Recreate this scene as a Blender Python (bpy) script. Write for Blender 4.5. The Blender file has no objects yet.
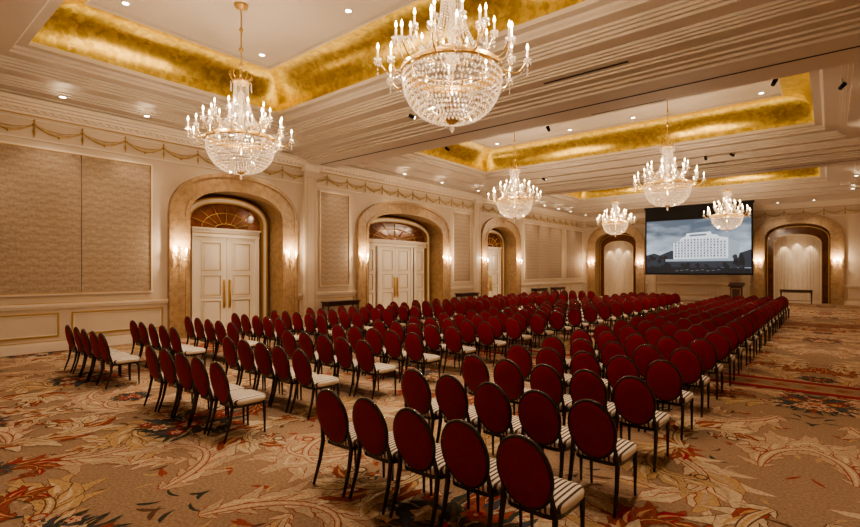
import bpy, math, random
from math import sin, cos, pi, radians
from mathutils import Vector
random.seed(7)
scene = bpy.context.scene
XL, XR, YN, YF, H = -14.0, 1.8, -1.2, 34.6, 5.7
WARM = (1, .79, .56)
# ------------------------------------------------------------------ materials
def mat_base(name):
    m = bpy.data.materials.new(name); m.use_nodes = True
    nt = m.node_tree; b = nt.nodes['Principled BSDF']
    return m, nt, b
def simple(name, col, rough=.5, metal=0, var=0.0, scale=8, bump=0, emis=None, estr=0, spec=None, coat=0, sheen=0):
    m, nt, b = mat_base(name)
    b.inputs['Roughness'].default_value = rough
    b.inputs['Metallic'].default_value = metal
    b.inputs['Base Color'].default_value = (*col, 1)
    if spec is not None: b.inputs['Specular IOR Level'].default_value = spec
    if coat: b.inputs['Coat Weight'].default_value = coat
    if sheen:
        b.inputs['Sheen Weight'].default_value = sheen
        b.inputs['Sheen Tint'].default_value = (.9, .10, .16, 1)
        b.inputs['Sheen Roughness'].default_value = .4
    if emis:
        b.inputs['Emission Color'].default_value = (*emis, 1)
        b.inputs['Emission Strength'].default_value = estr
        m.cycles.emission_sampling = 'NONE'
    if var or bump:
        tc = nt.nodes.new('ShaderNodeTexCoord'); n = nt.nodes.new('ShaderNodeTexNoise')
        n.inputs['Scale'].default_value = scale; n.inputs['Detail'].default_value = 4
        nt.links.new(tc.outputs['Object'], n.inputs['Vector'])
        if var:
            r = nt.nodes.new('ShaderNodeValToRGB')
            r.color_ramp.elements[0].position = .3; r.color_ramp.elements[1].position = .7
            r.color_ramp.elements[0].color = (*[c*(1-var) for c in col], 1)
            r.color_ramp.elements[1].color = (*[min(1, c*(1+var)) for c in col], 1)
            nt.links.new(n.outputs['Fac'], r.inputs['Fac']); nt.links.new(r.outputs['Color'], b.inputs['Base Color'])
        if bump:
            bp = nt.nodes.new('ShaderNodeBump'); bp.inputs['Strength'].default_value = bump; bp.inputs['Distance'].default_value = .02
            nt.links.new(n.outputs['Fac'], bp.inputs['Height']); nt.links.new(bp.outputs['Normal'], b.inputs['Normal'])
    return m
M_wall = simple('cream_paint', (.58, .48, .375), .55, var=.03, scale=3)
M_white = simple('ivory_trim', (.73, .64, .53), .4, var=.02)
M_ceil = simple('ceiling_plaster', (.55, .475, .395), .7, var=.02, scale=2)
M_gold = simple('gilt_trim', (.72, .50, .22), .32, .85, var=.1)
M_goldpaint = simple('gilt_line', (.52, .34, .13), .4, .5)
M_garl = simple('gilt_garland', (.50, .35, .16), .4, .3)
M_door = simple('door_ivory', (.84, .77, .66), .35)
M_dark = simple('mahogany_mirror', (.16, .055, .025), .1, var=.3, scale=5)
M_wood = simple('dark_wood', (.045, .018, .01), .3, var=.3, scale=12)
M_frame = simple('lacquered_black_frame', (.018, .010, .008), .22, coat=.5)
M_velvet = simple('burgundy_velvet', (.235, .005, .02), .7, var=.15, scale=30, sheen=.25)
M_black = simple('black_fabric', (.006, .006, .007), .8)
M_slot = simple('shadow_slot', (.03, .025, .02), .8)
M_steel = simple('white_metal', (.5, .46, .4), .4, .3)
M_candle = simple('candle_sleeve', (.8, .74, .62), .4, emis=(1, .66, .36), estr=.9)
M_flame = simple('flame_bulb', (1, .8, .5), .4, emis=(1, .68, .36), estr=40)
M_lens = simple('lamp_lens', (1, .9, .7), .4, emis=(1, .84, .62), estr=30)
M_curtain = simple('sheer_curtain', (.66, .56, .44), .8, var=.05)
def stone():
    m, nt, b = mat_base('travertine_surround')
    tc = nt.nodes.new('ShaderNodeTexCoord'); n = nt.nodes.new('ShaderNodeTexNoise'); v = nt.nodes.new('ShaderNodeTexVoronoi')
    n.inputs['Scale'].default_value = 7; n.inputs['Detail'].default_value = 8; v.inputs['Scale'].default_value = 18
    r = nt.nodes.new('ShaderNodeValToRGB')
    r.color_ramp.elements[0].color = (.25, .15, .075, 1); r.color_ramp.elements[1].color = (.43, .29, .165, 1)
    r.color_ramp.elements[0].position = .3; r.color_ramp.elements[1].position = .75
    mx = nt.nodes.new('ShaderNodeMath'); mx.operation = 'MULTIPLY_ADD'; mx.inputs[1].default_value = .25
    nt.links.new(tc.outputs['Object'], n.inputs['Vector']); nt.links.new(tc.outputs['Object'], v.inputs['Vector'])
    nt.links.new(v.outputs['Distance'], mx.inputs[0]); nt.links.new(n.outputs['Fac'], mx.inputs[2])
    nt.links.new(mx.outputs[0], r.inputs['Fac']); nt.links.new(r.outputs['Color'], b.inputs['Base Color'])
    b.inputs['Roughness'].default_value = .3
    return m
M_stone = stone()
def gold_leaf():
    m, nt, b = mat_base('gold_leaf_cove')
    tc = nt.nodes.new('ShaderNodeTexCoord'); n = nt.nodes.new('ShaderNodeTexNoise'); v = nt.nodes.new('ShaderNodeTexVoronoi')
    v.distance = 'CHEBYCHEV'; v.inputs['Scale'].default_value = 9; n.inputs['Scale'].default_value = 12; n.inputs['Detail'].default_value = 6
    r = nt.nodes.new('ShaderNodeValToRGB')
    r.color_ramp.elements[0].color = (.36, .24, .045, 1); r.color_ramp.elements[1].color = (.60, .43, .12, 1)
    r.color_ramp.elements[0].position = .25; r.color_ramp.elements[1].position = .8
    mx = nt.nodes.new('ShaderNodeMix'); mx.data_type = 'FLOAT'; mx.inputs[0].default_value = .45
    sp = nt.nodes.new('ShaderNodeSeparateColor')
    nt.links.new(v.outputs['Color'], sp.inputs[0])
    nt.links.new(tc.outputs['Object'], n.inputs['Vector']); nt.links.new(tc.outputs['Object'], v.inputs['Vector'])
    nt.links.new(n.outputs['Fac'], mx.inputs[2]); nt.links.new(sp.outputs[0], mx.inputs[3])
    nt.links.new(mx.outputs[0], r.inputs['Fac']); nt.links.new(r.outputs['Color'], b.inputs['Base Color'])
    bp = nt.nodes.new('ShaderNodeBump'); bp.inputs['Strength'].default_value = .08; bp.inputs['Distance'].default_value = .01
    nt.links.new(mx.outputs[0], bp.inputs['Height']); nt.links.new(bp.outputs['Normal'], b.inputs['Normal'])
    b.inputs['Metallic'].default_value = .9; b.inputs['Roughness'].default_value = .3
    return m
M_leaf = gold_leaf()
def sine_mat(name, c1, c2, f, kind, rough=.7):
    m, nt, b = mat_base(name)
    tc = nt.nodes.new('ShaderNodeTexCoord'); sp = nt.nodes.new('ShaderNodeSeparateXYZ')
    nt.links.new(tc.outputs['Object'], sp.inputs[0])
    def math(op, a, bb=None, c=None):
        n = nt.nodes.new('ShaderNodeMath'); n.operation = op
        for i, x in enumerate((a, bb, c)):
            if x is None: continue
            if isinstance(x, (int, float)): n.inputs[i].default_value = x
            else: nt.links.new(x, n.inputs[i])
        return n.outputs[0]
    if kind == 'stripe':
        s = math('SINE', math('MULTIPLY', sp.outputs['X'], f))
        fac = math('GREATER_THAN', s, .25)
    else:
        # woven wave rows: horizontal bands whose edges undulate, over a soft mottled ground
        hsum = math('ADD', sp.outputs['X'], sp.outputs['Y'])
        wob = math('MULTIPLY', math('SINE', math('MULTIPLY', hsum, f)), 1.1)
        row = math('SINE', math('ADD', math('MULTIPLY', sp.outputs['Z'], 34), wob))
        row2 = math('SINE', math('SUBTRACT', math('MULTIPLY', sp.outputs['Z'], 71), wob))
        n = nt.nodes.new('ShaderNodeTexNoise'); n.inputs['Scale'].default_value = 22; n.inputs['Detail'].default_value = 8
        nt.links.new(tc.outputs['Object'], n.inputs['Vector'])
        fac = math('ADD', math('ADD', math('MULTIPLY', row, .16), math('MULTIPLY', row2, .10)), math('MULTIPLY_ADD', n.outputs['Fac'], 1.5, -.27))
    r = nt.nodes.new('ShaderNodeMix'); r.data_type = 'RGBA'; r.clamp_factor = True
    r.inputs[6].default_value = (*c1, 1); r.inputs[7].default_value = (*c2, 1)
    nt.links.new(fac, r.inputs[0]); nt.links.new(r.outputs[2], b.inputs['Base Color'])
    b.inputs['Roughness'].default_value = rough
    return m
M_fabric = sine_mat('damask_fabric', (.27, .19, .13), (.47, .365, .265), 17, 'damask')
M_stripe = sine_mat('striped_seat', (.74, .67, .55), (.085, .045, .038), 2*pi/.036, 'stripe', .8)
def crystal():
    m = bpy.data.materials.new('cut_crystal'); m.use_nodes = True; nt = m.node_tree; nt.nodes.clear()
    o = nt.nodes.new('ShaderNodeOutputMaterial'); t = nt.nodes.new('ShaderNodeBsdfTransparent'); g = nt.nodes.new('ShaderNodeBsdfGlossy')
    e = nt.nodes.new('ShaderNodeEmission'); m1 = nt.nodes.new('ShaderNodeMixShader'); a = nt.nodes.new('ShaderNodeAddShader')
    d = nt.nodes.new('ShaderNodeBsdfTranslucent'); m2 = nt.nodes.new('ShaderNodeMixShader')
    g.inputs['Roughness'].default_value = .12; g.inputs['Color'].default_value = (1, .98, .95, 1)
    t.inputs['Color'].default_value = (.97, .95, .92, 1); d.inputs['Color'].default_value = (.95, .88, .78, 1)
    e.inputs['Color'].default_value = (1, .80, .58, 1); e.inputs['Strength'].default_value = .12  # faint glow put into the crystal itself, standing in for caught light
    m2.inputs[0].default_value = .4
    nt.links.new(g.outputs[0], m2.inputs[1]); nt.links.new(d.outputs[0], m2.inputs[2])
    m1.inputs[0].default_value = .55
    nt.links.new(t.outputs[0], m1.inputs[1]); nt.links.new(m2.outputs[0], m1.inputs[2])
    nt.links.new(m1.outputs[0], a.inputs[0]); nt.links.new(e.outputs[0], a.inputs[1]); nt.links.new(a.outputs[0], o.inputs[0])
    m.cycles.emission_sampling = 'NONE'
    return m
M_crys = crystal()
def emit(name, col, s=1):
    return simple(name, (.01, .01, .01), .6, emis=col, estr=s)
def sky_mat(z0, z1):
    m, nt, b = mat_base('screen_sky'); b.inputs['Base Color'].default_value = (.01, .01, .01, 1)
    tc = nt.nodes.new('ShaderNodeTexCoord'); sp = nt.nodes.new('ShaderNodeSeparateXYZ'); mr = nt.nodes.new('ShaderNodeMapRange')
    n = nt.nodes.new('ShaderNodeTexNoise'); n.inputs['Scale'].default_value = .9; n.inputs['Detail'].default_value = 5
    mp = nt.nodes.new('ShaderNodeMapping'); mp.inputs['Scale'].default_value = (1, 1, 2.6)
    nt.links.new(tc.outputs['Object'], mp.inputs[0]); nt.links.new(mp.outputs[0], n.inputs['Vector'])
    nt.links.new(tc.outputs['Object'], sp.inputs[0]); nt.links.new(sp.outputs['Z'], mr.inputs[0]); mr.inputs[1].default_value = z0; mr.inputs[2].default_value = z1
    r = nt.nodes.new('ShaderNodeValToRGB'); r.color_ramp.elements[0].color = (.42, .50, .58, 1); r.color_ramp.elements[0].position = .2
    r.color_ramp.elements[1].color = (.07, .11, .16, 1); r.color_ramp.elements[1].position = .95
    ad = nt.nodes.new('ShaderNodeMath'); ad.operation = 'MULTIPLY_ADD'; ad.inputs[1].default_value = 1.4
    s2 = nt.nodes.new('ShaderNodeMath'); s2.operation = 'SUBTRACT'; s2.inputs[1].default_value = .6
    nt.links.new(n.outputs['Fac'], ad.inputs[0]); nt.links.new(mr.outputs[0], ad.inputs[2]); nt.links.new(ad.outputs[0], s2.inputs[0])
    nt.links.new(s2.outputs[0], r.inputs[0]); nt.links.new(r.outputs[0], b.inputs['Emission Color']); b.inputs['Emission Strength'].default_value = 1.2
    m.cycles.emission_sampling = 'NONE'
    return m
# ------------------------------------------------------------------ mesh builder
class MB:
    def __init__(s, mats): s.v = []; s.f = []; s.m = []; s.s = []; s.mats = mats
    def add(s, vs, fs, mat, smooth=False):
        o = len(s.v); s.v.extend(vs)
        mi = s.mats.index(mat)
        for f in fs: s.f.append([o+i for i in f]); s.m.append(mi); s.s.append(smooth)
    def box(s, x0, x1, y0, y1, z0, z1, mat):
        vs = [(x, y, z) for z in (z0, z1) for y in (y0, y1) for x in (x0, x1)]
        s.add(vs, [(0, 2, 3, 1), (4, 5, 7, 6), (0, 1, 5, 4), (2, 6, 7, 3), (0, 4, 6, 2), (1, 3, 7, 5)], mat)
    def tube(s, pts, r, n, mat, closed=False, smooth=True):
        pts = [Vector(p) for p in pts]; k = len(pts)
        rs = r if isinstance(r, (list, tuple)) else [r]*k
        vs = []; prev = None
        for i, p in enumerate(pts):
            if closed: t = pts[(i+1) % k]-pts[i-1]
            else: t = pts[min(i+1, k-1)]-pts[max(i-1, 0)]
            t.normalize()
            if prev is None:
                up = Vector((0, 0, 1)) if abs(t.z) < .9 else Vector((0, 1, 0))
                a = t.cross(up).normalized()
            else:
                a = (prev - t*prev.dot(t)).normalized()
            prev = a; b = t.cross(a)
            for j in range(n):
                q = p + (a*cos(2*pi*j/n)+b*sin(2*pi*j/n))*rs[i]; vs.append(tuple(q))
        fs = []
        for i in range(k if closed else k-1):
            i2 = (i+1) % k
            for j in range(n):
                fs.append((i*n+j, i*n+(j+1) % n, i2*n+(j+1) % n, i2*n+j))
        if not closed: fs += [tuple(range(n))[::-1], tuple((k-1)*n+j for j in range(n))]
        s.add(vs, fs, mat, smooth)
    def lathe(s, prof, n, c, mat, smooth=True):
        vs = []; fs = []
        for r, z in prof:
            for j in range(n): vs.append((c[0]+r*cos(2*pi*j/n), c[1]+r*sin(2*pi*j/n), c[2]+z))
        for i in range(len(prof)-1):
            for j in range(n): fs.append((i*n+j, i*n+(j+1) % n, (i+1)*n+(j+1) % n, (i+1)*n+j))
        s.add(vs, fs, mat, smooth)
    def octa(s, c, r, h, mat):
        x, y, z = c
        s.add([(x+r, y, z), (x, y+r, z), (x-r, y, z), (x, y-r, z), (x, y, z+h), (x, y, z-h)],
              [(0, 1, 4), (1, 2, 4), (2, 3, 4), (3, 0, 4), (1, 0, 5), (2, 1, 5), (3, 2, 5), (0, 3, 5)], mat)
    def mesh(s, name):
        me = bpy.data.meshes.new(name); me.from_pydata(s.v, [], s.f)
        for m in s.mats: me.materials.append(m)
        me.polygons.foreach_set('material_index', s.m); me.polygons.foreach_set('use_smooth', s.s)
        me.update(); return me
    def obj(s, name, loc=(0, 0, 0), rz=0, parent=None):
        return place(s.mesh(name), name, loc, rz, parent)
def place(me, name, loc=(0, 0, 0), rz=0, parent=None):
    o = bpy.data.objects.new(name, me); scene.collection.objects.link(o)
    o.location = loc; o.rotation_euler = (0, 0, rz)
    if parent: o.parent = parent
    return o
def P_left(s, z, o): return (XL+o, s, z)
def P_far(s, z, o): return (s, YF-o, z)
def P_right(s, z, o): return (XR-o, s, z)
def P_near(s, z, o): return (s, YN+o, z)
def wbox(mb, P, s0, s1, z0, z1, o0, o1, mat):
    vs = [P(s, z, o) for o in (o0, o1) for z in (z0, z1) for s in (s0, s1)]
    mb.add(vs, [(0, 2, 3, 1), (4, 5, 7, 6), (0, 1, 5, 4), (2, 6, 7, 3), (0, 4, 6, 2), (1, 3, 7, 5)], mat)
def wframe(mb, P, s0, s1, z0, z1, w, o0, o1, mat):
    wbox(mb, P, s0, s1, z0, z0+w, o0, o1, mat); wbox(mb, P, s0, s1, z1-w, z1, o0, o1, mat)
    wbox(mb, P, s0, s0+w, z0+w, z1-w, o0, o1, mat); wbox(mb, P, s1-w, s1, z0+w, z1-w, o0, o1, mat)
def arch(c, hw, spring, rise, n=28, p=2.3):
    pts = []
    for i in range(n+1):
        a = pi*i/n; cx = cos(a); sx = sin(a)
        pts.append((c-hw*(1 if cx > 0 else -1)*abs(cx)**(2/p), spring+rise*abs(sx)**(2/p)))
    return pts
def arch_full(c, hw, spring, rise, z0=0): 
    a = arch(c, hw, spring, rise); return [(c-hw, z0)]+a+[(c+hw, z0)]
def wall_mesh(mb, P, s0, s1, opens, mat, h=H):
    cur = s0
    for (c, hw, sp, ri) in sorted(opens):
        mb.add([P(cur, 0, 0), P(c-hw, 0, 0), P(c-hw, h, 0), P(cur, h, 0)], [(0, 1, 2, 3)], mat)
        a = arch(c, hw, sp, ri)
        for i in range(len(a)-1):
            mb.add([P(a[i][0], a[i][1], 0), P(a[i+1][0], a[i+1][1], 0), P(a[i+1][0], h, 0), P(a[i][0], h, 0)], [(0, 1, 2, 3)], mat)
        cur = c+hw
    mb.add([P(cur, 0, 0), P(s1, 0, 0), P(s1, h, 0), P(cur, h, 0)], [(0, 1, 2, 3)], mat)
def band(mb, P, inner, outer, o0, o1, mat):
    n = len(inner); vs = [P(a[0], a[1], o1) for a in inner]+[P(a[0], a[1], o1) for a in outer]
    vs += [P(a[0], a[1], o0) for a in inner]+[P(a[0], a[1], o0) for a in outer]
    fs = []
    for i in range(n-1):
        fs.append((i, i+1, n+i+1, n+i))
        fs.append((i, i+1, 2*n+i+1, 2*n+i)); fs.append((n+i, n+i+1, 3*n+i+1, 3*n+i))
    mb.add(vs, fs, mat)
def fill(mb, P, pts, o, mat):
    mb.add([P(a[0], a[1], o) for a in pts], [tuple(range(len(pts)))], mat)
# ------------------------------------------------------------------ arches / niches / doors
DEP = .75
openL = [(7.75, 1.5, 3.45, .82), (15.45, 2.35, 3.45, .82), (23.1, 1.5, 3.45, .82)]
openF = [(-11.65, 1.4, 3.7, .85), (-1.5, 1.5, 3.7, .85)]
archN = [0]
def surround(P, op):
    c, hw, sp, ri = op; archN[0] += 1
    mb = MB([M_stone, M_goldpaint, M_dark, M_white])
    inn = arch_full(c, hw, sp, ri)
    out = arch_full(c, hw+.53, sp, ri+.48)
    mid = arch_full(c, hw+.12, sp, ri+.11)
    band(mb, P, inn, out, .001, .09, M_stone)
    band(mb, P, arch_full(c, hw+.46, sp, ri+.41), arch_full(c, hw+.56, sp, ri+.51), .001, .14, M_stone)
    band(mb, P, arch_full(c, hw-.005, sp, ri-.005), mid, .001, .12, M_stone)
    n = len(inn)
    vs = [P(a[0], a[1], .09) for a in inn]+[P(a[0], a[1], -DEP) for a in inn]
    mb.add(vs, [(i, i+1, n+i+1, n+i) for i in range(n-1)], M_stone)
    fill(mb, P, inn, -DEP, M_dark)
    mb.add([P(c-hw, .002, .0), P(c+hw, .002, .0), P(c+hw, .002, -DEP), P(c-hw, .002, -DEP)], [(0, 1, 2, 3)], M_stone)
    mb.obj('trim_%d' % archN[0])
def leaf(mb, P, s0, s1, z0, z1, o):
    wbox(mb, P, s0, s1, z0, z1, o, o+.05, M_door)
    w = s1-s0; m = .14*w+.03
    for (a, b) in ((.05, .33), (.36, .60), (.63, .95)):
        za, zb = z0+(z1-z0)*a, z0+(z1-z0)*b
        wframe(mb, P, s0+m, s1-m, za, zb, .035, o+.05, o+.085, M_door)
        wframe(mb, P, s0+m+.035, s1-m-.035, za+.035, zb-.035, .02, o+.05, o+.066, M_goldpaint)
        wbox(mb, P, s0+m+.1, s1-m-.1, za+.1, zb-.1, o+.05, o+.07, M_door)
doorN = [0]
def door(P, op, wide=False):
    c, hw, sp, ri = op
    doorN[0] += 1
    mb = MB([M_door, M_goldpaint, M_gold, M_dark, M_white])
    o = -DEP+.004
    ihw = hw-.30
    inn = arch_full(c, ihw, sp-.1, ri-.18); out = arch_full(c, ihw+.16, sp-.1, ri-.03)
    band(mb, P, inn, out, o, o+.14, M_door)
    band(mb, P, arch_full(c, ihw+.13, sp-.1, ri-.06), arch_full(c, ihw+.17, sp-.1, ri-.02), o, o+.17, M_goldpaint)
    band(mb, P, arch_full(c, ihw-.02, sp-.1, ri-.20), arch_full(c, ihw+.02, sp-.1, ri-.16), o, o+.16, M_goldpaint)
    zt = 2.92; dh = .98
    lo, hi = (c-dh-.12, c+dh+.12) if not wide else (c-ihw, c+ihw)
    wbox(mb, P, lo, hi, zt, zt+.26, o, o+.12, M_door)
    wbox(mb, P, lo-.03, hi+.03, zt+.22, zt+.27, o, o+.17, M_door)
    wbox(mb, P, lo, hi, zt+.1, zt+.12, o, o+.128, M_goldpaint)
    leaf(mb, P, c-dh, c-.006, .02, zt, o); leaf(mb, P, c+.006, c+dh, .02, zt, o)
    wbox(mb, P, c-dh-.12, c-dh, 0, zt, o, o+.1, M_door)
    wbox(mb, P, c+dh, c+dh+.12, 0, zt, o, o+.1, M_door)
    if wide:
        for sg in (-1, 1):
            a, b = sorted((c+sg*(dh+.25), c+sg*(ihw-.12)))
            leaf(mb, P, a, b, .02, zt, o+.02)
    for sg in (-1, 1):
        s = c+sg*.09
        wbox(mb, P, s-.035, s+.035, .7, 1.6, o+.05, o+.065, M_gold)
        mb.tube([P(s, .75, o+.12), P(s, 1.55, o+.12)], .018, 8, M_gold)
        for z in (.78, 1.52): mb.tube([P(s, z, o+.05), P(s, z, o+.12)], .012, 6, M_gold)
    zc = zt+.27
    for k in range(1, 8):
        a = pi*k/8
        e = (c-(ihw-.03)*cos(a), zc+(sp-.1+ri-.2-zc)*sin(a)*.95)
        st = (c-ihw*.3*cos(a), zc+.16*sin(a))
        mb.tube([P(st[0], st[1], o+.02), P(e[0], e[1], o+.02)], .014, 5, M_goldpaint)
    mb.tube([P(c-ihw*.3*cos(pi*i/16), zc+.16*sin(pi*i/16), o+.02) for i in range(17)], .016, 5, M_goldpaint)
    mb.tube([P(c-ihw*.65*cos(pi*i/16), zc+.5*sin(pi*i/16), o+.02) for i in range(17)], .016, 5, M_goldpaint)
    mb.obj('door_%d' % doorN[0])
def niche(P, op):
    c, hw, sp, ri = op; archN[0] += 1
    mb = MB([M_white, M_goldpaint, M_dark, M_curtain, M_wall])
    o = -DEP+.004; w = hw-.45; s0 = sp-.32
    n = 72; top = arch(c, w, s0, .52, n)
    vs = []
    for i, (s, z) in enumerate(top):
        oo = o+.07+.018*sin(i*1.6); vs.append(P(s, .1, oo)); vs.append(P(s, z, oo))
    mb.add(vs, [(2*i, 2*i+2, 2*i+3, 2*i+1) for i in range(n)], M_curtain, True)
    band(mb, P, arch_full(c, w, s0, .52), arch_full(c, w+.07, s0, .59), o, o+.12, M_white)
    band(mb, P, arch_full(c, w+.05, s0, .57), arch_full(c, w+.08, s0, .60), o, o+.14, M_goldpaint)
    band(mb, P, arch_full(c, hw-.1, sp-.05, ri-.1), arch_full(c, hw-.05, sp-.05, ri-.05), o, o+.05, M_goldpaint)
    wbox(mb, P, c-w, c+w, 0, .12, o, o+.12, M_white)
    mb.obj('trim_%d' % archN[0])
def wall_obj(P, name, s0, s1, opens):
    mb = MB([M_wall]); wall_mesh(mb, P, s0, s1, opens, M_wall); return mb.obj(name)
wall_obj(P_left, 'wall_left', YN, YF, openL)
wall_obj(P_far, 'wall_far', XL, XR, openF)
wall_obj(P_right, 'wall_right', YN, YF, [])
wall_obj(P_near, 'wall_near', XL, XR, [])
for i, op in enumerate(openL):
    surround(P_left, op); door(P_left, op, i == 1)
for op in openF:
    surround(P_far, op); niche(P_far, op)
# ------------------------------------------------------------------ wall trim
def segs(s0, s1, opens):
    cur = s0; r = []
    for (c, hw, sp, ri) in sorted(opens): r.append((cur, c-hw-.56)); cur = c+hw+.56
    r.append((cur, s1)); return [q for q in r if q[1]-q[0] > .1]
def dress(P, side, s0, s1, opens, panels, pilasters):
    mb = MB([M_white, M_goldpaint])
    for a, b in segs(s0, s1, opens):
        wbox(mb, P, a, b, 0, .2, 0, .05, M_white); wbox(mb, P, a, b, .2, .24, 0, .03, M_white)
        wbox(mb, P, a, b, .24, .252, 0, .034, M_goldpaint)
    mb.obj('baseboard_'+side)
    mb = MB([M_white, M_goldpaint, M_wall])
    for a, b in segs(s0, s1, opens):
        wbox(mb, P, a, b, 1.06, 1.12, 0, .06, M_white); wbox(mb, P, a, b, 1.0, 1.06, 0, .035, M_white)
        wbox(mb, P, a, b, 1.12, 1.135, 0, .04, M_goldpaint)
        L = b-a
        if L > .7:
            n = max(1, round(L/2.2)); w = L/n
            for k in range(n):
                wframe(mb, P, a+k*w+.12, a+(k+1)*w-.12, .34, .9, .03, 0, .02, M_goldpaint)
                wframe(mb, P, a+k*w+.16, a+(k+1)*w-.16, .38, .86, .02, 0, .012, M_white)
    for z0, z1, o in ((5.62, 5.7, .34), (5.56, 5.62, .27), (5.50, 5.56, .2), (5.45, 5.50, .12), (5.40, 5.45, .07), (4.86, 4.89, .03), (5.30, 5.32, .03)):
        wbox(mb, P, s0, s1, z0, z1, 0, o, M_white)
    wbox(mb, P, s0, s1, 5.385, 5.40, 0, .05, M_goldpaint)
    k = int((s1-s0)/.16)
    for i in range(k):
        a = s0+i*(s1-s0)/k
        wbox(mb, P, a, a+.07, 5.46, 5.52, 0, .17, M_white)
    mb.obj('trim_'+side)
    mb = MB([M_fabric, M_goldpaint, M_white])
    for a, b, n in panels:
        w = (b-a)/n
        for k in range(n):
            wbox(mb, P, a+k*w+.012, a+(k+1)*w-.012, 1.36, 4.67, 0, .035, M_fabric)
        wframe(mb, P, a-.05, b+.05, 1.31, 4.72, .045, 0, .05, M_white)
        wframe(mb, P, a-.01, b+.01, 1.35, 4.68, .016, 0, .055, M_goldpaint)
    if panels: mb.obj('trim_fabric_panels_'+side)
    mb = MB([M_white, M_goldpaint, M_wall])
    for c, w in pilasters:
        wbox(mb, P, c-w/2, c+w/2, 0, 5.5, 0, .14, M_wall)
        wbox(mb, P, c-w/2-.04, c+w/2+.04, 0, .26, 0, .2, M_white)
        wbox(mb, P, c-w/2-.05, c+w/2+.05, 5.3, 5.5, 0, .24, M_white)
        wframe(mb, P, c-w/2+.08, c+w/2-.08, .4, 5.1, .015, .14, .15, M_goldpaint)
    if pilasters: mb.obj('trim_pilaster_'+side)
    mb = MB([M_garl]); n = round((s1-s0-.6)/.92); w = (s1-s0-.6)/n; z0 = 5.2
    for i in range(n):
        a = s0+.3+i*w
        for amp, r in ((.18, .026), (.10, .013)):
            mb.tube([P(a+w*t/10, z0-amp*sin(pi*t/10), .035) for t in range(11)], [r*(.4+.7*sin(pi*t/10))*(1.25 if t % 2 else .85) for t in range(11)], 5, M_garl)
        x, y, z = P(a, z0, .035); mb.octa((x, y, z), .06, .06, M_garl); mb.octa((x, y, z-.16), .035, .14, M_garl); mb.octa((x, y, z+.09), .03, .05, M_garl)
        x, y, z = P(a+w/2, z0-.2, .035); mb.octa((x, y, z), .045, .05, M_garl)
    mb.obj('trim_garland_'+side)
dress(P_left, 'left', YN, YF, openL, [(.6, 5.25, 3), (10.85, 12.15, 1), (18.75, 20.05, 1), (25.8, 30.8, 3), (31.6, 34.3, 2)], [(10.35, .5), (20.65, .5)])
dress(P_far, 'far', XL, XR, openF, [], [(-9.2, .5), (-4.0, .5)])
dress(P_right, 'right', YN, YF, [], [(1, 8, 4), (13, 20, 4), (24, 31, 4)], [(10.35, .5), (20.65, .5)])
dress(P_near, 'near', XL, XR, [], [(-12, 0, 6)], [])
# ------------------------------------------------------------------ ceiling
mb = MB([M_ceil, M_leaf, M_white, M_slot, M_goldpaint])
CX0, CX1 = -12.2, -.25
coffers = [(2.2, 8.0, YN, 10.6), (13.2, 18.85, 10.6, 21.5), (24.1, 29.8, 21.5, YF)]
def rect(x0, x1, y0, y1, z): return [(x0, y0, z), (x1, y0, z), (x1, y1, z), (x0, y1, z)]
def ring(A, B, m, smooth=False):
    mb.add(A+B, [(i, (i+1) % 4, 4+(i+1) % 4, 4+i) for i in range(4)], m, smooth)
prof = [(-.12, 6.38), (-.12, 6.29), (.06, 6.29), (.06, 6.23), (.12, 6.20), (.12, 6.15), (.42, 6.15), (.42, 6.10), (.47, 6.10), (.47, 6.05), (.53, 6.05), (.53, 6.0),
        (.60, 6.0), (.60, 5.95), (.95, 5.95), (.95, 5.90), (1.0, 5.90), (1.0, 5.86), (1.06, 5.86), (1.06, 5.82), (1.12, 5.82), (1.12, 5.78), (1.45, 5.78), (1.45, 5.74), (1.52, 5.74), (1.52, H)]
for (y0, y1, b0, b1) in coffers:
    R = lambda d, z: rect(CX0-d, CX1+d, y0-d, y1+d, z)
    for (a, b) in zip(prof[:-1], prof[1:]): ring(R(*a), R(*b), M_ceil)
    ring(R(prof[-1][0], H), rect(XL, XR, b0, b1, H), M_ceil)
    ring(R(-.12, 6.38), R(0, 6.38), M_ceil)
    N_ = 20
    cv = [(-.85*(1-cos(pi/2*t/N_)), 6.38+.76*sin(pi/2*t/N_)) for t in range(N_+1)]
    for a, b in zip(cv[:-1], cv[1:]): ring(R(*a), R(*b), M_leaf)
    ring(R(-.85, 7.14), R(-.9, 7.14), M_ceil); ring(R(-.9, 7.14), R(-.9, 7.2), M_ceil)
    mb.add(R(-.9, 7.2), [(0, 1, 2, 3)], M_ceil)
for yb in (10.6, 21.5):
    for hw, z0, z1 in ((.85, 5.66, H+.01), (.72, 5.61, 5.66), (.6, 5.56, 5.61)):
        mb.box(XL+.35, XR-.35, yb-hw, yb+hw, z0, z1, M_ceil)
    mb.box(XL+.35, XR-.35, yb-.03, yb+.03, 5.557, 5.56, M_slot)
for yb in (9.3, 11.9, 20.2, 22.8):
    mb.box(-4.6, -2.9, yb-.025, yb+.025, 5.765, 5.775, M_slot)
mb.obj('ceiling')
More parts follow.
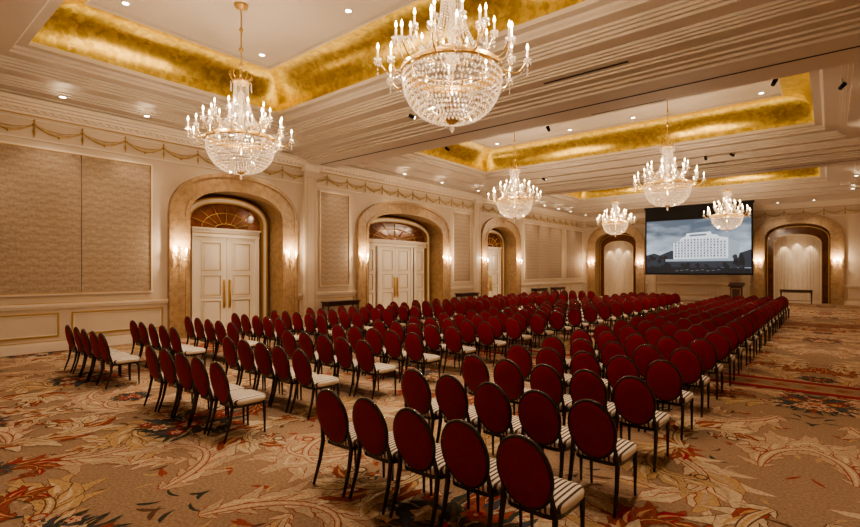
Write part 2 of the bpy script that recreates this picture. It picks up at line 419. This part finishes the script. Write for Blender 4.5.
# ------------------------------------------------------------------ carpet
def cm(name, c): return simple('carpet_'+name, c, 1, var=.25, scale=38, spec=.1)
C_base = cm('tan', (.275, .18, .118)); C_cream = cm('cream', (.46, .35, .235)); C_rust = cm('rust', (.25, .058, .032)); C_green = cm('green', (.045, .048, .036))
C_red = cm('red', (.26, .022, .026)); C_blue = cm('slate', (.06, .062, .068)); C_brown = cm('brown', (.12, .06, .036)); C_gold = cm('ochre', (.39, .25, .125)); C_peach = cm('peach', (.50, .33, .22))
C_sand = cm('sand', (.375, .27, .18))
tile = []
def lf(x, y, a, L, w, bend, mat, out=None, z=2, lob=.0, vein=None, n=8, ow=.013):
    def shape(L, w, ext):
        lft = []; rgt = []; px, py = x-cos(a)*ext, y-sin(a)*ext; an = a; st = (L+ext*1.6)/n
        for i in range(n+1):
            t = i/n; ww = w*sin(pi*min(1, t**.75*.97+.03))*(1+lob*(1 if i % 2 else -1))
            if i == n: ww = 0
            nx, ny = -sin(an), cos(an)
            lft.append((px+nx*ww, py+ny*ww)); rgt.append((px-nx*ww, py-ny*ww))
            px += cos(an)*st; py += sin(an)*st; an += bend/n
        return lft+rgt[::-1][1:]
    if out: tile.append((shape(L, w+ow, ow), out))
    tile.append((shape(L, w, 0), mat))
    if vein: tile.append((shape(L*.8, w*.3, 0), vein))
def flower(x, y, r, c1, c2, n=6):
    a0 = random.random()*6
    for k in range(n): lf(x, y, a0+k*2*pi/n, r, r*.36, .3, c1, C_brown, n=5)
    for k in range(n): lf(x, y, a0+.5+k*2*pi/n, r*.62, r*.24, .3, c2, c1, n=5)
    tile.append(([(x+r*.16*cos(q*pi/4), y+r*.16*sin(q*pi/4)) for q in range(8)], C_gold))
def scroll(x, y, a, L, tot, w, main, out, vein, acc=None):
    n = 15; sd = 1 if tot > 0 else -1; px, py = x, y; an = a; pts = []
    for i in range(n+1):
        t = i/n; pts.append((px, py, an, t)); an += tot*(.3+2.1*t*t)/n; px += cos(an)*L/n; py += sin(an)*L/n
    for i, (px, py, an, t) in reversed(list(enumerate(pts[:-1]))):
        s = .3+1.15*sin(pi*min(1, t*.85+.12))
        for sg in (-1, 1):
            ll = w*s*(1.15 if sg != sd else .7)
            lf(px, py, an+sg*(.5+.15*random.random()), ll, ll*.15, -sg*1.1 if i % 2 else sg*.5, (acc if (acc and i % 4 == 1) else main), out, lob=.15, vein=vein if i % 2 else None, n=6, ow=.010)
    def rib(f, m):
        L1 = []; R1 = []
        for (px, py, an, t) in pts:
            ww = w*f*(1-t*.75)*(.35+.65*min(1, t*5)); L1.append((px-sin(an)*ww, py+cos(an)*ww)); R1.append((px+sin(an)*ww, py-cos(an)*ww))
        tile.append((L1+R1[::-1], m))
    rib(.17, out); rib(.12, main); rib(.05, vein)
    e = pts[-1]; tile.append(([(e[0]+w*.2*cos(q*pi/5), e[1]+w*.2*sin(q*pi/5)) for q in range(10)], out)); tile.append(([(e[0]+w*.13*cos(q*pi/5), e[1]+w*.13*sin(q*pi/5)) for q in range(10)], main))
def bouquet(bx, by, k_, pal, nf=10):
    for k in range(20):
        a = 2*pi*k/20+random.uniform(-.1, .1)
        lf(bx+.15*k_*cos(a), by+.15*k_*sin(a), a, random.uniform(.36, .66)*k_, .065*k_, random.uniform(-1, 1), C_green if k % 3 else C_blue, C_sand if k % 2 else C_brown, 3, .2, C_gold if k % 4 == 0 else C_brown)
    for k in range(11):
        a = 2*pi*k/11; lf(bx+.3*k_*cos(a), by+.3*k_*sin(a), a+random.uniform(-.9, .9), .34*k_, .05*k_, random.uniform(-1, 1), random.choice((C_blue, C_green, C_rust)), C_green, 4, .1)
    for i, (fx, fy, r) in enumerate(((0, .05, .19), (.29, -.16, .14), (-.27, -.12, .15), (.12, .34, .13), (-.2, .28, .12), (.03, -.35, .13), (-.48, .1, .1), (.5, .14, .1), (.36, .4, .08), (-.42, -.36, .09))[:nf]):
        c1, c2 = pal[i % len(pal)]; flower(bx+fx*k_, by+fy*k_, r*k_, c1, c2, 5+i % 2)
nx, ny = 4, 9; tw, th = (XR-XL)/nx, (YF-YN)/ny
random.seed(21)
for k in range(110):
    lf(random.uniform(-tw/2, tw/2), random.uniform(-th/2, th/2), random.random()*6, random.uniform(.12, .28), random.uniform(.015, .03), random.uniform(-2, 2), random.choice((C_sand, C_brown, C_green, C_gold, C_rust)), None, n=5)
pal = [(C_cream, C_rust, C_sand, C_gold), (C_gold, C_brown, C_cream, None), (C_sand, C_rust, C_cream, None), (C_cream, C_brown, C_gold, C_rust), (C_sand, C_rust, C_peach, C_cream)]
G = 4
for i in range(G):
    for j in range(G):
        x = -tw/2+(i+.5)*tw/G+random.uniform(-.15, .15); y = -th/2+(j+.5)*th/G+random.uniform(-.15, .15)
        for q in range(2):
            a = random.random()*2*pi
            big = random.uniform(1.2, 1.9) if q == 0 else random.uniform(.6, .95)
            tot = random.choice((-1, 1))*random.uniform(3.2, 5.0)
            small = (C_rust, C_brown, C_gold, C_red) if (i*3+j) % 3 == 0 else pal[(i+j) % 2*3]
            p = pal[(i+2*j) % 5] if q == 0 else small
            ox, oy = (0, 0) if q == 0 else (tw/G/2, th/G/2)
            scroll(x+ox-.4*big*cos(a), y+oy-.4*big*sin(a), a, big, tot, .28*big**.5*(1 if q == 0 else .8), p[0], p[1], p[2], p[3])
bouquet(0, 0, 1.0, [(C_red, C_peach), (C_rust, C_red), (C_peach, C_cream), (C_cream, C_red)])
bx, by = tw/2, th/2
bouquet(bx, by, .85, [(C_peach, C_red), (C_red, C_cream), (C_rust, C_gold), (C_cream, C_rust)])
bouquet(tw*.5, 0, .42, [(C_red, C_peach), (C_rust, C_gold)], 5); bouquet(0, th*.5, .42, [(C_rust, C_cream), (C_red, C_gold)], 5)
cmats = [C_base, C_cream, C_rust, C_green, C_red, C_blue, C_brown, C_gold, C_peach, C_sand]
mb = MB(cmats)
mb.add([(XL, YN, 0), (XR, YN, 0), (XR, YF, 0), (XL, YF, 0)], [(0, 1, 2, 3)], C_base)
e = .02; dz = .008/len(tile)
for i in range(nx+1):
    for j in range(ny+1):
        cx = XL+i*tw; cy = YN+j*th; fx = -1 if (i+j) % 2 else 1; fy = -1 if j % 2 else 1
        for k, (pts, m) in enumerate(tile):
            q = [(min(XR-e, max(XL+e, cx+fx*px)), min(YF-e, max(YN+e, cy+fy*py)), .0005+k*dz+((i+2*j) % 4)*dz*.2) for px, py in pts]
            if max(p[0] for p in q)-min(p[0] for p in q) < .004 or max(p[1] for p in q)-min(p[1] for p in q) < .004: continue
            if fx*fy < 0: q = q[::-1]
            mb.add(q, [tuple(range(len(q)))], m)
for yb in (9.9, 21.2):
    for a, b, m, z in ((-.45, .45, C_base, .009), (-.47, -.28, C_red, .0095), (.28, .47, C_red, .0095), (-.26, -.22, C_gold, .0095), (.22, .26, C_gold, .0095)):
        mb.add([(XL, yb+a, z), (XR, yb+a, z), (XR, yb+b, z), (XL, yb+b, z)], [(0, 1, 2, 3)], m)
    for k in range(39):
        x = XL+.2+k*.395
        for sg in (-1, 1):
            mb.add([(x, yb, .0098), (x+.1, yb+sg*.09, .0098), (x+.3, yb+sg*.03, .0098)][::sg], [(0, 1, 2)], C_rust)
fl = mb.obj('floor')
# ------------------------------------------------------------------ chair
def chair_mesh():
    mb = MB([M_frame, M_velvet, M_stripe])
    yb = lambda z: -.2*(z-.42)
    A, B, zc = .188, .234, .626
    N = 32
    ov = [(A*cos(2*pi*i/N), zc+B*sin(2*pi*i/N)) for i in range(N)]
    mb.tube([(x, yb(z), z) for x, z in ov], .0155, 8, M_frame, closed=True)
    for sg in (-1, 1):
        vs = []; fs = []; K = 5
        for k in range(K+1):
            q = k/K; rr = cos(q*pi/2)*.98 if k < K else .0
            th_ = .012+.024*sin(q*pi/2)
            for i in range(N):
                x = rr*A*cos(2*pi*i/N); z = zc+rr*B*sin(2*pi*i/N); vs.append((x, yb(z)+sg*th_, z))
        for k in range(K):
            for i in range(N): fs.append((k*N+i, k*N+(i+1) % N, (k+1)*N+(i+1) % N, (k+1)*N+i))
        mb.add(vs, fs, M_velvet, True)
        mb.tube([(x*.93, yb(zc+(z-zc)*.93)+sg*.0165, zc+(z-zc)*.93) for x, z in ov], .004, 5, M_velvet, closed=True)
    def sup(hx, hy, z, n=32, p=5):
        r = []
        for i in range(n):
            a = 2*pi*i/n; c, s = cos(a), sin(a)
            yy = hy*(1 if s > 0 else -1)*abs(s)**(2/p); w = 1-.06*(1-(yy+hy)/(2*hy))
            r.append((hx*w*(1 if c > 0 else -1)*abs(c)**(2/p), .225+yy, z))
        return r
    rings = [sup(.205, .205, .375), sup(.218, .215, .385), sup(.222, .219, .415), sup(.214, .212, .437), sup(.17, .17, .45), sup(.08, .08, .455), sup(.002, .002, .456)]
    vs = [p for r in rings for p in r]; n = 32
    mb.add(vs, [(k*n+i, k*n+(i+1) % n, (k+1)*n+(i+1) % n, (k+1)*n+i) for k in range(len(rings)-1) for i in range(n)], M_stripe, True)
    rings = [sup(.001, .001, .345), sup(.205, .205, .345), sup(.208, .207, .38)]
    vs = [p for r in rings for p in r]
    mb.add(vs, [(k*n+i, k*n+(i+1) % n, (k+1)*n+(i+1) % n, (k+1)*n+i) for k in range(2) for i in range(n)], M_frame)
    for sg in (-1, 1):
        mb.tube([(sg*.17, yb(.5), .52), (sg*.178, .0, .44), (sg*.185, .01, .36), (sg*.19, -.02, .2), (sg*.195, -.085, 0)], [.014, .018, .02, .017, .012], 8, M_frame)
        mb.tube([(sg*.19, .395, .37), (sg*.19, .40, .25), (sg*.188, .405, 0)], [.021, .017, .011], 8, M_frame)
    return mb.mesh('banquet_chair')
cme = chair_mesh()
xs = []
for x0 in (-10.93, -7.15, -3.33): xs += [x0+k*.465 for k in range(5)]
for r in range(20):
    for x in xs:
        place(cme, 'banquet_chair', (x+random.uniform(-.01, .01), 2.76+r*1.09+random.uniform(-.015, .015), .009), radians(random.uniform(-1.8, 1.8)))
# ------------------------------------------------------------------ chandelier
def chandelier_mesh():
    mb = MB([M_gold, M_crys, M_candle, M_flame]); G, K = M_gold, M_crys
    mb.lathe([(0, 0), (.14, 0), (.13, -.04), (.05, -.09), (.015, -.1)], 16, (0, 0, 0), G)
    mb.tube([(0, 0, -.08), (0, 0, -3.2)], .012, 8, G)
    for z in (-.5, -.9, -1.2): mb.lathe([(.012, .05), (.04, .02), (.045, 0), (.04, -.02), (.012, -.05)], 10, (0, 0, z), G)
    mb.lathe([(.02, .12), (.07, .05), (.15, .03), (.17, 0), (.15, -.03), (.02, -.05)], 20, (0, 0, -1.55), G)
    for k in range(10):
        a = 2*pi*k/10
        mb.tube([(.15*cos(a), .15*sin(a), -1.53), (.22*cos(a), .22*sin(a), -1.44), (.19*cos(a), .19*sin(a), -1.36)], .008, 5, G)
        for q in range(3): mb.octa((.2*cos(a), .2*sin(a), -1.58-q*.06), .016, .03, K)
    for r, z in ((.56, -2.68), (.50, -2.64), (.66, -2.72)):
        mb.tube([(r*cos(2*pi*i/40), r*sin(2*pi*i/40), z) for i in range(40)], .014, 6, G, closed=True)
    mb.lathe([(.66, -2.74), (.67, -2.67), (.62, -2.64)], 40, (0, 0, 0), G)
    for k in range(24):
        a = 2*pi*k/24
        for q in range(1, 26):
            t = q/26; r = .14+.42*t**3.0; z = -1.58-1.06*t
            mb.octa((r*cos(a), r*sin(a), z), .011, .022, K)
    rows = 13
    for q in range(rows):
        f = q/(rows-1)*.97; r = .65*cos(f*pi/2)**.8; z = -2.78-.58*sin(f*pi/2); n = max(6, int(r*2*pi/.05))
        for k in range(n):
            a = 2*pi*(k+.5*(q % 2))/n; mb.octa((r*cos(a), r*sin(a), z), .018, .028, K)
    mb.lathe([(.10, -3.32), (.07, -3.37), (.02, -3.40)], 12, (0, 0, 0), G); mb.octa((0, 0, -3.45), .035, .06, K)
    for k in range(16):
        a = 2*pi*k/16; mb.tube([(.63*cos(f*pi/2*.95)**.8*cos(a), .63*cos(f*pi/2*.95)**.8*sin(a), -2.76-.57*sin(f*pi/2*.95)) for f in [i/8 for i in range(9)]], .006, 4, G)
    def arm(a, r0, r1, z0, z1, dip):
        pts = []
        for i in range(11):
            t = i/10; r = r0+(r1-r0)*t; z = z0+(z1-z0)*t-dip*sin(pi*t)**1.0*(1.2-t) + .05*sin(2*pi*t)
            pts.append((r*cos(a), r*sin(a), z))
        mb.tube(pts, .012, 5, G)
        x, y = r1*cos(a), r1*sin(a)
        mb.lathe([(.008, z1-.03), (.045, z1), (.055, z1+.012), (.02, z1+.02), (.02, z1+.04)], 10, (x, y, 0), K)
        mb.lathe([(.013, z1+.03), (.013, z1+.13), (0.002, z1+.13)], 7, (x, y, 0), M_candle)
        mb.lathe([(.004, z1+.13), (.017, z1+.155), (.015, z1+.175), (.001, z1+.22)], 7, (x, y, 0), M_flame)
        for j in range(6):
            b = 2*pi*j/6; mb.octa((x+.045*cos(b), y+.045*sin(b), z1-.04), .010, .03, K)
        for q in range(3): mb.octa((x, y, z1-.07-q*.055), .014, .026, K)
        for q in range(1, 9):
            t = q/9; r = r1+(r0-r1)*t; mb.octa((r*cos(a+.05), r*sin(a+.05), z1-.05-.12*sin(pi*t)+(z0-z1)*t), .010, .015, K)
    for k in range(18): arm(2*pi*k/18, .62, .97 if k % 2 else .82, -2.70, -2.62 if k % 2 else -2.46, .16)
    for k in range(10): arm(2*pi*(k+.5)/10, .3, .55, -2.48, -2.22, .14)
    mb.tube([(.3*cos(2*pi*i/24), .3*sin(2*pi*i/24), -2.48) for i in range(24)], .012, 5, G, closed=True)
    mb.lathe([(.02, -1.7), (.06, -1.8), (.03, -1.95), (.07, -2.2), (.03, -2.4), (.09, -2.55), (.02, -2.7)], 12, (0, 0, 0), K)
    return mb.mesh('crystal_chandelier')
def light(kind, name, loc, e, col=WARM, **kw):
    l = bpy.data.lights.new(name, kind); l.energy = e; l.color = col
    for k, v in kw.items(): setattr(l, k, v)
    o = bpy.data.objects.new(name, l); scene.collection.objects.link(o); o.location = loc; return o
def aim(o, t):
    d = Vector(t)-Vector(o.location); o.rotation_euler = d.to_track_quat('-Z', 'Y').to_euler()
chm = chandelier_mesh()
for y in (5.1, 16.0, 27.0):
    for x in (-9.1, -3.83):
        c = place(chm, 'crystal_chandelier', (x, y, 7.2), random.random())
        for k in range(5):
            a = 2*pi*k/5; light('POINT', 'chandelier_lamp', (x+.9*cos(a), y+.9*sin(a), 4.93), 52, shadow_soft_size=.03)
        light('POINT', 'chandelier_lamp', (x, y+.0, 4.2), 42, shadow_soft_size=.03)
# ------------------------------------------------------------------ sconces
def sconce_mesh():
    mb = MB([M_gold, M_crys, M_candle, M_flame])
    mb.lathe([(0, 0), (.05, .02), (.06, .0)], 10, (0, .02, 0), M_gold)
    mb.box(-.035, .035, 0, .025, -.2, .22, M_gold)
    for sg in (-1, 1):
        mb.tube([(0, .03, -.05), (sg*.06, .1, -.1), (sg*.13, .13, -.05), (sg*.14, .13, .02)], .009, 6, M_gold)
        mb.lathe([(.005, .0), (.035, .02), (.04, .03), (.015, .035)], 9, (sg*.14, .13, 0), M_gold)
        mb.lathe([(.013, .03), (.013, .14), (.002, .14)], 7, (sg*.14, .13, 0), M_candle)
        mb.lathe([(.004, .14), (.026, .17), (.024, .21), (.001, .27)], 7, (sg*.14, .13, 0), M_flame)
        for q in range(4): mb.octa((sg*.14, .13, -.03-q*.05), .014, .024, M_crys)
        for q in range(6): mb.octa((sg*.14*(1-q/6), .12, .05-.1*sin(pi*q/6)), .012, .018, M_crys)
    for q in range(7): mb.octa((0, .09, -.08-q*.045), .017, .024, M_crys)
    mb.tube([(0, .03, .2), (0, .1, .3), (0, .12, .22)], .008, 6, M_gold); mb.octa((0, .12, .18), .02, .04, M_crys)
    return mb.mesh('crystal_sconce')
scm = sconce_mesh()
for (c, hw, sp, ri) in openL:
    for s in (c-hw-.29, c+hw+.29):
        place(scm, 'crystal_sconce', (XL+.092, s, 2.25), -pi/2); light('POINT', 'sconce_lamp', (XL+.34, s, 2.52), 52, shadow_soft_size=.03)
for (c, hw, sp, ri) in openF:
    for s in (c-hw-.29, c+hw+.29):
        place(scm, 'crystal_sconce', (s, YF-.092, 2.25), pi); light('POINT', 'sconce_lamp', (s, YF-.34, 2.52), 52, shadow_soft_size=.03)
# ------------------------------------------------------------------ cove strips, downlights
for (y0, y1, b0, b1) in coffers:
    cx, cy = (CX0+CX1)/2, (y0+y1)/2
    for (x, y, sx, sy) in ((CX0+.06, cy, .08, y1-y0), (CX1-.06, cy, .08, y1-y0), (cx, y0+.06, CX1-CX0, .08), (cx, y1-.06, CX1-CX0, .08)):
        l = light('AREA', 'cove_strip_light', (x, y, 6.40), 4.2*max(sx, sy)/2, col=(1, .84, .55), shape='RECTANGLE', size=sx, size_y=sy); l.rotation_euler = (pi, 0, 0)
dl = MB([M_steel, M_lens]); dl.lathe([(.09, 0), (.085, -.012), (.06, -.012)], 16, (0, 0, 0), M_steel); dl.lathe([(.06, -.008), (.001, -.008)], 16, (0, 0, 0), M_lens)
dlm = dl.mesh('recessed_downlight')
for (y0, y1, b0, b1) in coffers:
    cy = (y0+y1)/2
    for x in (-10.8, -7.6, -5.3, -1.6):
        for y in (cy-1.5, cy+1.5):
            place(dlm, 'recessed_downlight', (x, y, 7.199)); s = light('SPOT', 'downlight_beam', (x, y, 7.15), 350, col=(1, .84, .65), spot_size=radians(72), spot_blend=.7, shadow_soft_size=.05)
def wash(P, s, e=90):
    place(dlm, 'recessed_downlight', P(s, H-.001, 1.0 if P is not P_near else 1.3))
    x, y, z = P(s, H, 1.0)
    l = light('SPOT', 'wall_wash_beam', (x, y, H-.04), e, col=(1, .81, .60), spot_size=radians(74), spot_blend=.8, shadow_soft_size=.04); aim(l, P(s, 2.2, .0))
for s in (1.4, 3.1, 4.8, 7.0, 8.5, 11.5, 14.2, 16.6, 19.4, 22.4, 23.9, 26.4, 28.3, 30.1, 32.6): wash(P_left, s, 80)
for s in (-12.4, -10.9, -8.3, -6.5, -4.7, -2.3, -.7): wash(P_far, s, 65)
for s in (.5, 3.5, 7, 10, 14, 18, 22, 26, 30): wash(P_right, s, 90)  # unseen right-wall washers, added for extra light on the seating
for s in (-12, -9, -6, -3, 0): wash(P_near, s, 200)  # out of view: downlights added behind the camera to lighten the near chairs
for (c, hw, sp, ri) in openF:
    for q in (-.6, 0, .6):
        l = light('SPOT', 'niche_beam', (c+q, YF+.40, sp-.05 if q else sp+.1), 50, spot_size=radians(58), spot_blend=.5, shadow_soft_size=.02); aim(l, (c+q, YF+DEP-.1, 2.2))
for (c, hw, sp, ri) in openL:
    for q in (-.6, .6):
        l = light('SPOT', 'niche_beam', (XL-.25, c+q, sp+ri-.25), 22, spot_size=radians(110), spot_blend=.8, shadow_soft_size=.02); aim(l, (XL-DEP+.1, c+q, 2))  # spots without a fixture, added to brighten the dim fanlights above the doors
th_ = MB([M_steel, M_lens, M_black])
th_.tube([(0, 0, 0), (0, 0, -.12)], .012, 6, M_steel); th_.tube([(0, -.07, -.13), (0, .07, -.19)], .045, 12, M_black)
th_.tube([(0, .07, -.19), (0, .074, -.192)], .036, 12, M_lens)
thm = th_.mesh('ceiling_spotlight')
for x, y in ((-9.5, 12.4), (-6, 12.4), (-3.4, 19.4), (-2.6, 19.4), (-.9, 12.3), (-8, 9.0), (-9.6, 19.4), (.2, 14)):
    zz = H
    dx = max(CX0-x, x-CX1); dy = min(max(2.2-y, y-8.0) if y < 10.6 else 99, max(13.2-y, y-18.85)); d = max(dx, dy)
    for (a, b) in zip(prof[:-1], prof[1:]):
        if a[1] == b[1] and a[0] <= d <= b[0]: zz = a[1]
    place(thm, 'ceiling_spotlight', (x, y, zz), random.uniform(-1, 1))
# ------------------------------------------------------------------ consoles, lectern
def console(L):
    mb = MB([M_wood, M_gold]); D = .42
    mb.box(-L/2, L/2, -D/2, D/2, .74, .78, M_wood); mb.box(-L/2+.03, L/2-.03, -D/2+.03, D/2-.03, .62, .74, M_wood)
    mb.box(-L/2+.1, L/2-.1, -D/2+.022, -D/2+.03, .655, .665, M_gold)
    for x in (-L/2+.06, L/2-.06):
        for y in (-D/2+.06, D/2-.06): mb.tube([(x, y, .64), (x, y, .5), (x*.99, y, .0)], [.035, .028, .016], 8, M_wood)
    mb.box(-L/2+.08, L/2-.08, -D/2+.08, D/2-.08, .16, .18, M_wood)
    return mb.mesh('console_table')
c1 = console(1.5)
for s in (11.5, 19.4, 27.0, 29.6): place(c1, 'console_table', (XL+.36, s, 0.007), -pi/2)
place(c1, 'console_table', (-1.5, YF-.45, .007), 0)
mb = MB([M_wood, M_gold])
mb.box(-.34, .34, -.25, .25, 0, .08, M_wood); mb.box(-.27, .27, -.18, .18, .08, 1.02, M_wood)
mb.add([(-.36, -.28, 1.02), (.36, -.28, 1.02), (.36, .28, 1.02), (-.36, .28, 1.02), (-.36, -.28, 1.08), (.36, -.28, 1.08), (.36, .28, 1.22), (-.36, .28, 1.22)],
       [(0, 3, 2, 1), (4, 5, 6, 7), (0, 1, 5, 4), (2, 3, 7, 6), (0, 4, 7, 3), (1, 2, 6, 5)], M_wood)
mb.tube([(0, .2, 1.15), (0, .1, 1.4), (0, -.05, 1.48)], .008, 6, M_gold)
wframe(mb, lambda s, z, o: (s, -.18-o, z), -.2, .2, .2, .9, .015, 0, .008, M_gold)
mb.obj('lectern', (-3.9, 30.6, .007), 0)
# ------------------------------------------------------------------ screen
E = [emit('screen_tone_%d' % i, c, 1.1) for i, c in enumerate([(.010, .014, .020), (.03, .042, .06), (.14, .19, .25), (.34, .40, .46), (.85, .88, .92), (.0, .0, .0), (.09, .13, .18)])]
SX0, SX1, SZ0, SZ1, SY = -8.8, -3.25, 1.62, H-.08, 31.5
ix0, ix1, iz0, iz1 = SX0+.08, SX1-.08, SZ0+.1, 4.85
E_sky = sky_mat(iz0+.8, iz1+.2)
mb = MB([M_black, M_steel, E_sky]+E)
mb.box(SX0, SX1, SY, SY+.12, SZ0, SZ1, M_black)
def sp(pts, m, k):
    q = [(ix0+(ix1-ix0)*u, SY-.004-k*.002, iz0+(iz1-iz0)*v) for u, v in pts]; mb.add(q, [tuple(range(len(q)))], m)
sp([(0, 0), (1, 0), (1, 1), (0, 1)], E_sky, 0)
sp([(.0, .34), (.08, .38), (.14, .34), (.25, .42), (.5, .46), (.9, .36), (1, .42), (1, .1), (0, .1)], E[1], 1)
sp([(.28, .24), (.28, .57), (.34, .60), (.36, .66), (.40, .68), (.41, .74), (.64, .76), (.65, .71), (.70, .70), (.72, .66), (.80, .64), (.80, .26)], E[4], 2)
sp([(.80, .26), (.80, .62), (.90, .56), (.90, .28)], E[3], 2)
for r in range(7):
    sp([(.29, .29+r*.05), (.79, .29+r*.05), (.79, .298+r*.05), (.29, .298+r*.05)], E[3], 2.5)
    for c in range(16):
        u = .295+c*.031; v = .305+r*.05
        if v > .56 and (u < .36 or u > .72): continue
        sp([(u, v), (u+.017, v), (u+.017, v+.026), (u, v+.026)], E[2] if (r*3+c*5) % 4 else E[1], 3)
sp([(.44, .68), (.60, .69), (.60, .725), (.44, .715)], E[2], 3)
sp([(.20, .22), (.85, .22), (.85, .275), (.20, .26)], E[3], 4)
random.seed(3)
for k in range(60):
    edge = k % 2
    u = random.choice((random.uniform(.02, .24), random.uniform(.86, .98))) if edge else random.uniform(.03, .97)
    v = random.uniform(.12, .33) if edge else random.uniform(.08, .17); r = random.uniform(.02, .038)
    sp([(min(1, max(0, u+r*.8*cos(q*pi/5)*random.uniform(.7, 1.2))), v+r*1.4*sin(q*pi/5)*random.uniform(.7, 1.3)) for q in range(10)], E[0] if k % 3 else E[1], 5+k*.1)
sp([(.0, 0), (1, 0), (1, .09), (0, .12)], E[0], 13)
for k in range(9):
    u = .3+k*.05; sp([(u, .035+.01*(k % 3)), (u+.03, .04+.01*(k % 3)), (u+.03, .05+.01*(k % 3)), (u, .045+.01*(k % 3))], E[2], 14)
mb.box(SX0-.05, SX1+.05, SY-.03, SY+.15, H-.13, H-.015, M_black)
for x in (SX0+.6, (SX0+SX1)/2, SX1-.6): mb.tube([(x, SY+.06, H-.02), (x, SY+.06, H-.001)], .02, 6, M_steel)
mb.box(SX0, SX1, SY-.045, SY, SZ0, SZ0+.1, M_black)
mb.obj('projection_screen')
# ------------------------------------------------------------------ world, camera
w = bpy.data.worlds.new('world'); scene.world = w; w.use_nodes = True
w.node_tree.nodes['Background'].inputs[0].default_value = (.5, .35, .22, 1); w.node_tree.nodes['Background'].inputs[1].default_value = .2
cam = bpy.data.cameras.new('camera'); co = bpy.data.objects.new('camera', cam); scene.collection.objects.link(co)
co.location = (0, 0, 1.9); co.rotation_euler = (pi/2, 0, radians(39.5)); cam.sensor_width = 36; cam.lens = 486/860*36; cam.shift_y = 6.5/860; cam.clip_end = 200
scene.camera = co
scene.view_settings.view_transform = 'AgX'
try: scene.view_settings.look = 'AgX - Medium High Contrast'
except Exception as e: print(e)
scene.view_settings.exposure = -.05
